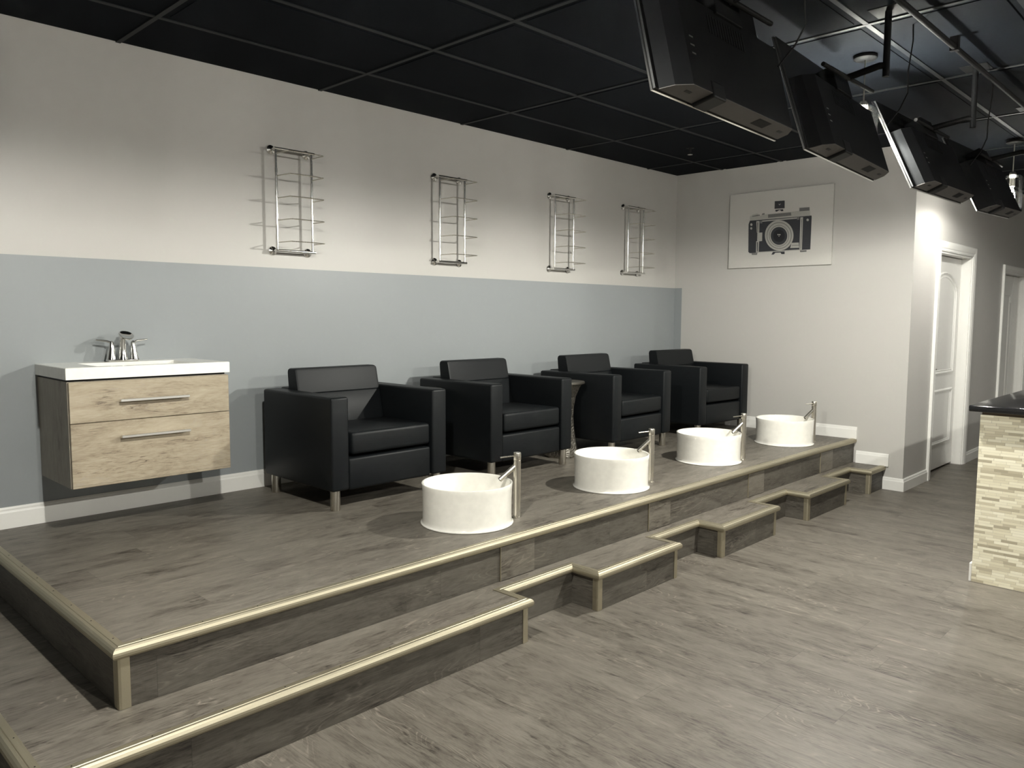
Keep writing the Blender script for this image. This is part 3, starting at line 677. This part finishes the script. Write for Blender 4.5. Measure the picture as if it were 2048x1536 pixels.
# ---------------------------------------------------------------- picture
ART = [["lt",[[-0.8148,2.3871],[-0.8356,2.3902],[-0.8406,2.3993],[-0.8871,2.4049],[-0.9133,2.3932],[-0.9242,2.378],[-0.9388,2.4005],[-0.9617,2.4032],[-0.9647,2.3888],[-1.2881,2.3935],[-1.2895,2.4208],[-1.3843,2.419],[-1.3919,2.3435],[-0.8163,2.3438]]],["md",[[-0.8384,2.3851],[-0.8876,2.3915],[-0.9145,2.3883],[-0.9147,2.3826],[-0.8387,2.3779]]],["md",[[-0.9953,2.3862],[-1.2137,2.3862],[-1.2171,2.3582],[-0.9964,2.3555]]],["md",[[-1.2896,2.4185],[-1.382,2.4169],[-1.3832,2.3874],[-1.2907,2.3887]]],["md",[[-0.9363,2.3983],[-0.9592,2.4011],[-0.9596,2.3892],[-0.9367,2.3874]]],["dk",[[-0.8163,2.3438],[-1.4037,2.3425],[-1.4056,2.3288],[-1.4034,2.0468],[-0.8264,2.0421],[-0.8102,2.055],[-0.8042,2.3111]]],["lt",[[-0.9256,2.3351],[-1.2735,2.3374],[-1.2739,2.3259],[-0.926,2.3246]]],["lt",[[-0.8818,2.3338],[-0.9128,2.3338],[-0.9139,2.2265],[-0.9448,2.2267],[-0.945,2.1481],[-0.9156,2.1476],[-0.915,2.0471],[-0.888,2.0461],[-0.8866,2.1493],[-0.8958,2.1512],[-0.8958,2.2268],[-0.8906,2.2281]]],["dk",[[-0.8925,2.3234],[-0.9003,2.3228],[-0.9008,2.2321],[-0.8972,2.2314]]],["dk",[[-0.8951,2.1416],[-0.904,2.1411],[-0.9054,2.0548],[-0.8981,2.0542]]],["lt",[[-1.3023,2.335],[-1.3271,2.3352],[-1.3275,2.0487],[-1.3046,2.0476]]],["dk",[[-1.3149,2.318],[-1.3182,2.3177],[-1.3186,2.0561],[-1.3152,2.0562]]],["lt",[[-0.9071,2.0499],[-1.3082,2.052],[-1.3084,2.0474],[-0.9073,2.0427]]],["lt",[[-1.2286,2.1144],[-1.2963,2.1135],[-1.3019,2.0662],[-1.2181,2.0686]]],["md",[[-1.2343,2.0932],[-1.2971,2.0918],[-1.2983,2.0872],[-1.232,2.0887]]],["md",[[-0.9179,2.3357],[-0.9411,2.3339],[-0.9419,2.3101],[-0.9187,2.3119]]],["md",[[-1.271,2.3399],[-1.2949,2.3402],[-1.2935,2.3151],[-1.2734,2.3144]]],["dk",[[-1.0567,2.5004],[-1.151,2.4968],[-1.1535,2.4285],[-1.0567,2.4311]]],["lt",[[-1.09,2.4753],[-1.1003,2.4668],[-1.1173,2.4745],[-1.103,2.4587]]],["dk",[[-1.0645,2.4225],[-1.139,2.4205],[-1.1421,2.404],[-1.1248,2.4032],[-1.1095,2.4161],[-1.0948,2.4128],[-1.0826,2.4045],[-1.0676,2.4058]]],["md",[[-0.8448,2.0411],[-0.9023,2.0396],[-0.9002,2.0239],[-0.8479,2.0265]]],["dk",[[-1.0555,2.0431],[-1.1677,2.041],[-1.1675,2.0176],[-1.1388,2.0181],[-1.1284,2.0337],[-1.0784,2.0339],[-1.0639,2.0181],[-1.0412,2.0192]]],["md",[[-1.3086,2.0428],[-1.3705,2.0417],[-1.3711,2.028],[-1.314,2.0264]]],["lt",[[-1.2456,2.1795],[-1.2448,2.1585],[-1.2406,2.1381],[-1.2333,2.1189],[-1.223,2.1014],[-1.2099,2.086],[-1.1943,2.073],[-1.1766,2.0628],[-1.1573,2.0557],[-1.1366,2.0518],[-1.1153,2.0513],[-1.0937,2.0541],[-1.0725,2.0603],[-1.0521,2.0697],[-1.0331,2.0821],[-1.0159,2.0971],[-1.0011,2.1145],[-0.9889,2.1338],[-0.9798,2.1544],[-0.9739,2.176],[-0.9714,2.1978],[-0.9724,2.2194],[-0.9768,2.2402],[-0.9845,2.2598],[-0.9954,2.2774],[-1.009,2.2929],[-1.0252,2.3057],[-1.0433,2.3155],[-1.0631,2.3222],[-1.084,2.3255],[-1.1054,2.3255],[-1.1268,2.3221],[-1.1478,2.3155],[-1.1677,2.3058],[-1.1862,2.2932],[-1.2028,2.2781],[-1.2171,2.2609],[-1.2287,2.242],[-1.2375,2.2218],[-1.2432,2.2008]]],["md",[[-1.2286,2.1793],[-1.2279,2.1608],[-1.2243,2.143],[-1.2179,2.1263],[-1.2088,2.111],[-1.1974,2.0975],[-1.1838,2.0862],[-1.1683,2.0773],[-1.1514,2.0711],[-1.1333,2.0677],[-1.1147,2.0673],[-1.0959,2.0698],[-1.0774,2.0752],[-1.0596,2.0834],[-1.043,2.0942],[-1.0281,2.1074],[-1.0152,2.1225],[-1.0046,2.1394],[-0.9967,2.1574],[-0.9915,2.1761],[-0.9893,2.1952],[-0.9902,2.214],[-0.994,2.2322],[-1.0007,2.2492],[-1.0102,2.2647],[-1.0221,2.2781],[-1.0361,2.2893],[-1.052,2.2979],[-1.0692,2.3038],[-1.0874,2.3068],[-1.106,2.3068],[-1.1248,2.3039],[-1.1431,2.2981],[-1.1605,2.2896],[-1.1767,2.2787],[-1.1912,2.2655],[-1.2037,2.2505],[-1.2139,2.2339],[-1.2216,2.2163],[-1.2265,2.1979]]],["lt",[[-1.2228,2.1797],[-1.2221,2.1621],[-1.2186,2.1451],[-1.2126,2.1291],[-1.204,2.1146],[-1.1931,2.1017],[-1.1801,2.0909],[-1.1654,2.0825],[-1.1493,2.0765],[-1.1322,2.0733],[-1.1145,2.0729],[-1.0966,2.0753],[-1.079,2.0805],[-1.0622,2.0883],[-1.0465,2.0986],[-1.0323,2.1112],[-1.02,2.1256],[-1.01,2.1416],[-1.0024,2.1588],[-0.9975,2.1766],[-0.9955,2.1948],[-0.9963,2.2127],[-0.9999,2.23],[-1.0063,2.2462],[-1.0152,2.261],[-1.0265,2.2738],[-1.0398,2.2845],[-1.0549,2.2927],[-1.0712,2.2983],[-1.0885,2.3011],[-1.1062,2.3012],[-1.124,2.2984],[-1.1414,2.2929],[-1.158,2.2848],[-1.1734,2.2744],[-1.1872,2.2619],[-1.1991,2.2475],[-1.2088,2.2318],[-1.216,2.2149],[-1.2208,2.1974]]],["md",[[-1.2033,2.1786],[-1.2027,2.1638],[-1.1999,2.1494],[-1.1948,2.1359],[-1.1876,2.1236],[-1.1785,2.1128],[-1.1677,2.1037],[-1.1554,2.0965],[-1.142,2.0915],[-1.1277,2.0888],[-1.1129,2.0885],[-1.0981,2.0905],[-1.0834,2.0949],[-1.0694,2.1015],[-1.0563,2.1102],[-1.0445,2.1208],[-1.0343,2.1329],[-1.0259,2.1464],[-1.0196,2.1609],[-1.0156,2.1759],[-1.0139,2.1912],[-1.0145,2.2063],[-1.0175,2.2209],[-1.0228,2.2346],[-1.0302,2.247],[-1.0396,2.2578],[-1.0507,2.2668],[-1.0632,2.2738],[-1.0768,2.2786],[-1.0912,2.281],[-1.106,2.2811],[-1.1208,2.2788],[-1.1353,2.2742],[-1.1492,2.2674],[-1.162,2.2586],[-1.1735,2.2481],[-1.1835,2.236],[-1.1916,2.2227],[-1.1977,2.2084],[-1.2016,2.1936]]],["lt",[[-1.1984,2.179],[-1.1979,2.1648],[-1.1951,2.1512],[-1.1903,2.1383],[-1.1835,2.1266],[-1.1749,2.1163],[-1.1646,2.1076],[-1.153,2.1008],[-1.1403,2.0961],[-1.1268,2.0935],[-1.1128,2.0932],[-1.0987,2.0951],[-1.0848,2.0993],[-1.0715,2.1056],[-1.0591,2.1139],[-1.0479,2.1239],[-1.0383,2.1355],[-1.0304,2.1483],[-1.0244,2.162],[-1.0206,2.1763],[-1.0189,2.1909],[-1.0196,2.2052],[-1.0224,2.2191],[-1.0274,2.2321],[-1.0344,2.2439],[-1.0433,2.2542],[-1.0538,2.2628],[-1.0656,2.2694],[-1.0785,2.274],[-1.0921,2.2763],[-1.1062,2.2764],[-1.1202,2.2742],[-1.134,2.2698],[-1.1471,2.2634],[-1.1592,2.2551],[-1.1702,2.245],[-1.1796,2.2335],[-1.1873,2.2209],[-1.1931,2.2073],[-1.1968,2.1932]]],["dk",[[-1.1872,2.1788],[-1.1867,2.1663],[-1.1843,2.1542],[-1.1801,2.1429],[-1.1741,2.1325],[-1.1665,2.1234],[-1.1575,2.1158],[-1.1473,2.1098],[-1.1361,2.1056],[-1.1242,2.1034],[-1.1119,2.1031],[-1.0995,2.1048],[-1.0874,2.1085],[-1.0757,2.1141],[-1.0648,2.1213],[-1.055,2.1302],[-1.0466,2.1404],[-1.0396,2.1517],[-1.0344,2.1638],[-1.0311,2.1764],[-1.0296,2.1892],[-1.0301,2.2019],[-1.0326,2.2141],[-1.037,2.2256],[-1.0432,2.236],[-1.0509,2.2451],[-1.0601,2.2527],[-1.0705,2.2585],[-1.0818,2.2625],[-1.0938,2.2646],[-1.1061,2.2647],[-1.1184,2.2628],[-1.1305,2.259],[-1.142,2.2533],[-1.1527,2.2459],[-1.1623,2.2371],[-1.1706,2.2269],[-1.1774,2.2158],[-1.1825,2.2038],[-1.1858,2.1914]]],["bk",[[-1.1635,2.1813],[-1.1632,2.1726],[-1.1615,2.1641],[-1.1585,2.1562],[-1.1544,2.149],[-1.1491,2.1426],[-1.1428,2.1373],[-1.1356,2.1331],[-1.1278,2.1302],[-1.1196,2.1287],[-1.111,2.1285],[-1.1024,2.1297],[-1.0939,2.1323],[-1.0858,2.1362],[-1.0783,2.1413],[-1.0715,2.1475],[-1.0656,2.1546],[-1.0608,2.1624],[-1.0572,2.1709],[-1.0548,2.1796],[-1.0538,2.1886],[-1.0542,2.1974],[-1.0559,2.2059],[-1.0589,2.2139],[-1.0632,2.2211],[-1.0686,2.2275],[-1.075,2.2328],[-1.0822,2.2369],[-1.0901,2.2397],[-1.0984,2.2412],[-1.1069,2.2412],[-1.1155,2.2399],[-1.1239,2.2373],[-1.132,2.2333],[-1.1394,2.2282],[-1.1462,2.222],[-1.1519,2.215],[-1.1567,2.2071],[-1.1602,2.1988],[-1.1625,2.1901]]],["lt",[[-1.1071,2.1953],[-1.1059,2.1921],[-1.1025,2.1903],[-1.0981,2.1906],[-1.0946,2.1929],[-1.0931,2.1963],[-1.0943,2.1995],[-1.0978,2.2013],[-1.1021,2.201],[-1.1056,2.1987]]],["lt",[[-1.1235,2.1942],[-1.1223,2.191],[-1.1189,2.1892],[-1.1146,2.1895],[-1.111,2.1918],[-1.1096,2.1952],[-1.1108,2.1984],[-1.1142,2.2002],[-1.1185,2.1999],[-1.1221,2.1976]]],["lt",[[-1.1141,2.1808],[-1.1127,2.1783],[-1.1092,2.1774],[-1.1057,2.1787],[-1.1041,2.1815],[-1.1055,2.184],[-1.109,2.1849],[-1.1125,2.1836]]],["lt",[[-0.8458,2.3055],[-0.8451,2.301],[-0.8427,2.2973],[-0.8391,2.2949],[-0.8347,2.2944],[-0.8302,2.2956],[-0.8264,2.2985],[-0.8238,2.3026],[-0.8227,2.3073],[-0.8235,2.3118],[-0.8258,2.3155],[-0.8295,2.3178],[-0.8339,2.3184],[-0.8383,2.3172],[-0.8422,2.3143],[-0.8448,2.3102]]],["lt",[[-0.8449,2.2706],[-0.8443,2.2662],[-0.8421,2.2626],[-0.8388,2.2604],[-0.8348,2.2598],[-0.8308,2.261],[-0.8273,2.2637],[-0.8249,2.2676],[-0.8239,2.2721],[-0.8246,2.2765],[-0.8267,2.2801],[-0.83,2.2823],[-0.834,2.2829],[-0.8381,2.2817],[-0.8416,2.279],[-0.844,2.2751]]],["lt",[[-1.3826,2.3057],[-1.3819,2.3015],[-1.3795,2.2982],[-1.376,2.2961],[-1.3717,2.2956],[-1.3673,2.2968],[-1.3635,2.2995],[-1.3609,2.3032],[-1.3599,2.3075],[-1.3606,2.3116],[-1.3629,2.315],[-1.3665,2.3171],[-1.3708,2.3175],[-1.3752,2.3163],[-1.379,2.3137],[-1.3815,2.3099]]]]
t = thing('canvas_picture', 'white canvas print of an old folding camera on the end wall', 'picture', (XE, -1.1, 2.25))
bm = bmesh.new(); ay0, ay1, az0, az1 = -1.592, -.606, 1.9075, 2.601
box(bm, -.025, -.001, ay0 + 1.1, ay1 + 1.1, az0 - 2.25, az1 - 2.25, bevel=.0015, seg=1)
mi = {'lt': 1, 'md': 2, 'dk': 3, 'bk': 4}
for k, (c, pts) in enumerate(ART):
    x = -.0252 - .00012 * (k + 1)
    f = bm.faces.new([bm.verts.new((x, y + 1.1, z - 2.25)) for y, z in pts]); f.material_index = mi[c]
mesh_obj('canvas', bm, [M_canvas, M_ink_light, M_ink_mid, M_ink_dark, M_ink_black], t)

# ---------------------------------------------------------------- counter
ct = thing('counter', 'reception counter with stacked stone mosaic end and black top', 'counter', (3.655, -3.288, 0))
mesh_obj('cabinet_body', B(.012, 3.2, -.70, 0, 0, .928), M_wall_plain, ct)
mesh_obj('mosaic_end', B(0, .012, -.70, 0, .002, .928), M_mosaic, ct)
mesh_obj('underlay', B(.006, 3.2, -.694, -.006, .928, .945), M_wood_under, ct)
mesh_obj('countertop', B(-.041, 3.25, -.75, .050, .9455, .980, bevel=.007, seg=3), M_black_gloss, ct, True)
bm = bmesh.new(); box(bm, .0, 3.2, .0003, .014, 0, .105, bevel=.003, seg=1); mesh_obj('baseboard', bm, M_trim, ct)

# ---------------------------------------------------------------- televisions on ceiling mounts
TV_W, TV_H = .93, .545
def television():
    t = thing('television', '', 'television', group='televisions hung over the platform')
    bm = bmesh.new(); box(bm, .004, TV_W - .004, -.002, .003, .006, TV_H - .004); mesh_obj('screen', bm, M_screen, t)
    bm = bmesh.new()
    for a in ((0, .005, 0, TV_H), (TV_W - .005, TV_W, 0, TV_H), (.005, TV_W - .005, 0, .006), (.005, TV_W - .005, TV_H - .005, TV_H)):
        box(bm, a[0], a[1], -.004, .005, a[2], a[3], bevel=.0010, seg=1)
    mesh_obj('bezel', bm, M_chrome, t)
    bm = bmesh.new(); box(bm, .005, TV_W - .005, -.013, -.002, .005, TV_H - .005); mesh_obj('back_cover', bm, M_blackpl, t)
    # thick electronics housing across the lower half
    bm = bmesh.new()
    prof = [(.02, -.013), (.05, -.060), (.11, -.096), (TV_W - .05, -.096), (TV_W - .012, -.060), (TV_W - .008, -.013)]
    prism(bm, [(x, y) for x, y in prof], .004, .34)
    mesh_obj('rear_housing', bm, M_housing, t)
    bm = bmesh.new(); prism(bm, [(x, y) for x, y in prof], .0015, .004); mesh_obj('underside_panel', bm, M_under, t)  # thin skin carrying the painted bounce light
    bm = bmesh.new()
    for k in range(14): box(bm, .30 + k * .02, .312 + k * .02, -.0975, -.095, .24, .31)
    mesh_obj('vent_grille', bm, M_blackpl, t)
    bm = bmesh.new(); box(bm, .235, .325, -.100, -.010, -.012, .05, bevel=.006, seg=2); mesh_obj('stand_socket', bm, M_blackpl, t)
    for x in (.12, TV_W - .10): mesh_obj('screw_recess', B(x, x + .035, -.062, -.050, .0005, .006), M_blackpl, t)
    mesh_obj('rating_plate', B(TV_W - .30, TV_W - .20, -.078, -.036, .0007, .006), M_housing, t)
    for z in (.12, .15, .18): mesh_obj('port', B(.14, .165, -.0970, -.094, z, z + .005), M_nickel, t)
    mesh_obj('mounting_plate', B(TV_W / 2 - .10, TV_W / 2 + .10, -.108, -.012, .33, .45, bevel=.003, seg=1), M_housing, t)
    return t
def tv_mount(loc, q, label):
    """origin below the television's lower left corner; q is the television's tilt, so the head meets its mounting plate"""
    t = thing('tv_ceiling_mount', label, 'tv mount', loc, group='ceiling mounts of the televisions')
    cx = TV_W / 2; top = H - loc[2]
    L = lambda y, z: (y * math.cos(q) + z * math.sin(q), -y * math.sin(q) + z * math.cos(q))
    ya, za = L(-.112, .39); yp = -.165
    bm = bmesh.new(); tube(bm, [(cx, yp, za - .03), (cx, yp, top - .004)], .015, 16); mesh_obj('pole', bm, M_housing, t, True)
    bm = bmesh.new(); box(bm, cx - .07, cx + .07, yp - .07, yp + .07, top - .008, top, bevel=.002, seg=1); mesh_obj('ceiling_plate', bm, M_housing, t)
    bm = bmesh.new(); tube(bm, [(cx, yp, za + .02), (cx, yp + .03, za + .025), (cx, ya + .002, za)], .016, 12); mesh_obj('tilt_head', bm, M_greypl, t, True)
    yb, zb = L(-.114, .385)
    bm = bmesh.new(); tube(bm, [(cx - .30, yb - .008, zb), (cx + .30, yb - .008, zb)], .010, 12); mesh_obj('cross_rail', bm, M_greypl, t, True)
    bm = bmesh.new(); pts = [(cx + .26, -.19, top - .004), (cx + .27, -.19, .60), (cx + .25, -.18, .45), (cx + .29, -.17, .36), (cx + .25, -.15, .28), (cx + .20, -.11, .20)]
    tube(bm, pts, .0035, 8); mesh_obj('cable', bm, M_greypl, t, True)
    return t
TVS = [(1.07, -2.889, 2.187, .022, -14, .8, 'nearest the camera, screen edge catching light'), (2.27, -2.873, 2.181, .040, -18, 1.2, 'second from the camera'),
       (3.47, -2.937, 2.149, 0.0, -24, -.6, 'third from the camera'), (4.67, -2.965, 2.140, .02, -24, -2.2, 'farthest, beside the glowing glass pendant')]
tv0 = None
for x, y, z, yaw, tilt, roll, tx in TVS:
    rot = (math.radians(tilt), math.radians(roll), yaw); lb = 'black flat television tilted down from the ceiling, ' + tx
    lm = 'black ceiling mount and cable of the television ' + tx.split(',')[0]
    if tv0 is None:
        tv0 = television(); tv0.location = (x, y, z); tv0.rotation_euler = rot; tv0['label'] = lb
    else: dup(tv0, (x, y, z), rot, lb)
    tv_mount((x, y, z), math.radians(-tilt), lm)
cp = thing('conduit_pipe', 'long dark conduit pipe running under the ceiling above the televisions', 'pipe', (1.0, -3.16, 2.80))
bm = bmesh.new(); tube(bm, [(0, 0, 0), (10.0, 0, 0)], .014, 12); mesh_obj('pipe', bm, M_greypl, cp, True)
bm = bmesh.new()
bm.free()
for k in range(6): mesh_obj('hanger', B(.5 + 1.8 * k, .53 + 1.8 * k, -.02, .02, -.018, H - 2.80), M_greypl, cp)
sp = thing('ceiling_sprinkler', 'small grey sprinkler head on the ceiling near the room corner', 'sprinkler', (4.70, -.80, H))
bm = bmesh.new(); lathe(bm, [(0, 0), (.035, 0), (.033, -.006), (.012, -.010), (.010, -.035), (.006, -.040), (.006, -.055), (0, -.055)], n=20); mesh_obj('body', bm, M_greypl, sp, True)
bm = bmesh.new(); lathe(bm, [(0, -.056), (.020, -.056), (.021, -.059), (0, -.060)], n=16); mesh_obj('deflector', bm, M_nickel, sp, True)

# ---------------------------------------------------------------- pendant lamps
def pendant(z):
    """origin at the bulb centre"""
    t = thing('pendant_lamp', '', 'pendant lamp', group='glass cylinder pendant lamps')
    top = H - z
    bm = bmesh.new(); lathe(bm, [(0, top), (.06, top), (.06, top - .012), (.05, top - .02), (0, top - .022)], n=28); mesh_obj('canopy', bm, M_housing, t, True)
    bm = bmesh.new(); tube(bm, [(0, 0, .20), (0, 0, top - .02)], .004, 8); mesh_obj('cord', bm, M_steel, t, True)
    bm = bmesh.new(); lathe(bm, [(0, .20), (.016, .20), (.024, .185), (.024, .155), (.020, .150), (.020, .085), (.014, .080), (0, .080)], n=24); mesh_obj('socket', bm, M_steel, t, True)
    bm = bmesh.new(); lathe(bm, [(.023, .175), (.055, .170), (.070, .155), (.074, .135), (.074, -.11)], n=40); mesh_obj('glass_shade', bm, M_glass, t, True)
    bm = bmesh.new(); lathe(bm, [(.013, .080), (.016, .060), (.030, .028), (.036, 0), (.031, -.022), (.016, -.036), (0, -.040)], n=24); bu = mesh_obj('bulb', bm, M_glass, t, True)
    bm = bmesh.new(); tube(bm, [(-.006, 0, .05), (-.010, 0, .036)], .0008, 6); tube(bm, [(.006, 0, .05), (.010, 0, .036)], .0008, 6); mesh_obj('filament_post', bm, M_filament, bu)
    return t
PL = ['glass cylinder pendant lamp over the near end of the platform edge', 'glass cylinder pendant lamp hanging between the second and third televisions',
      'glowing glass cylinder pendant lamp beyond the farthest television', 'added unseen pendant lamp behind the camera', 'added unseen pendant lamp behind the counter, near',
      'added unseen pendant lamp behind the counter, far']
p0 = None
for (x, y, z, wt), lb in zip(PENDANTS, PL):
    if p0 is None: p0 = pendant(2.42); p0.location = (x, y, z); p0['label'] = lb
    else: dup(p0, (x, y, z), None, lb)
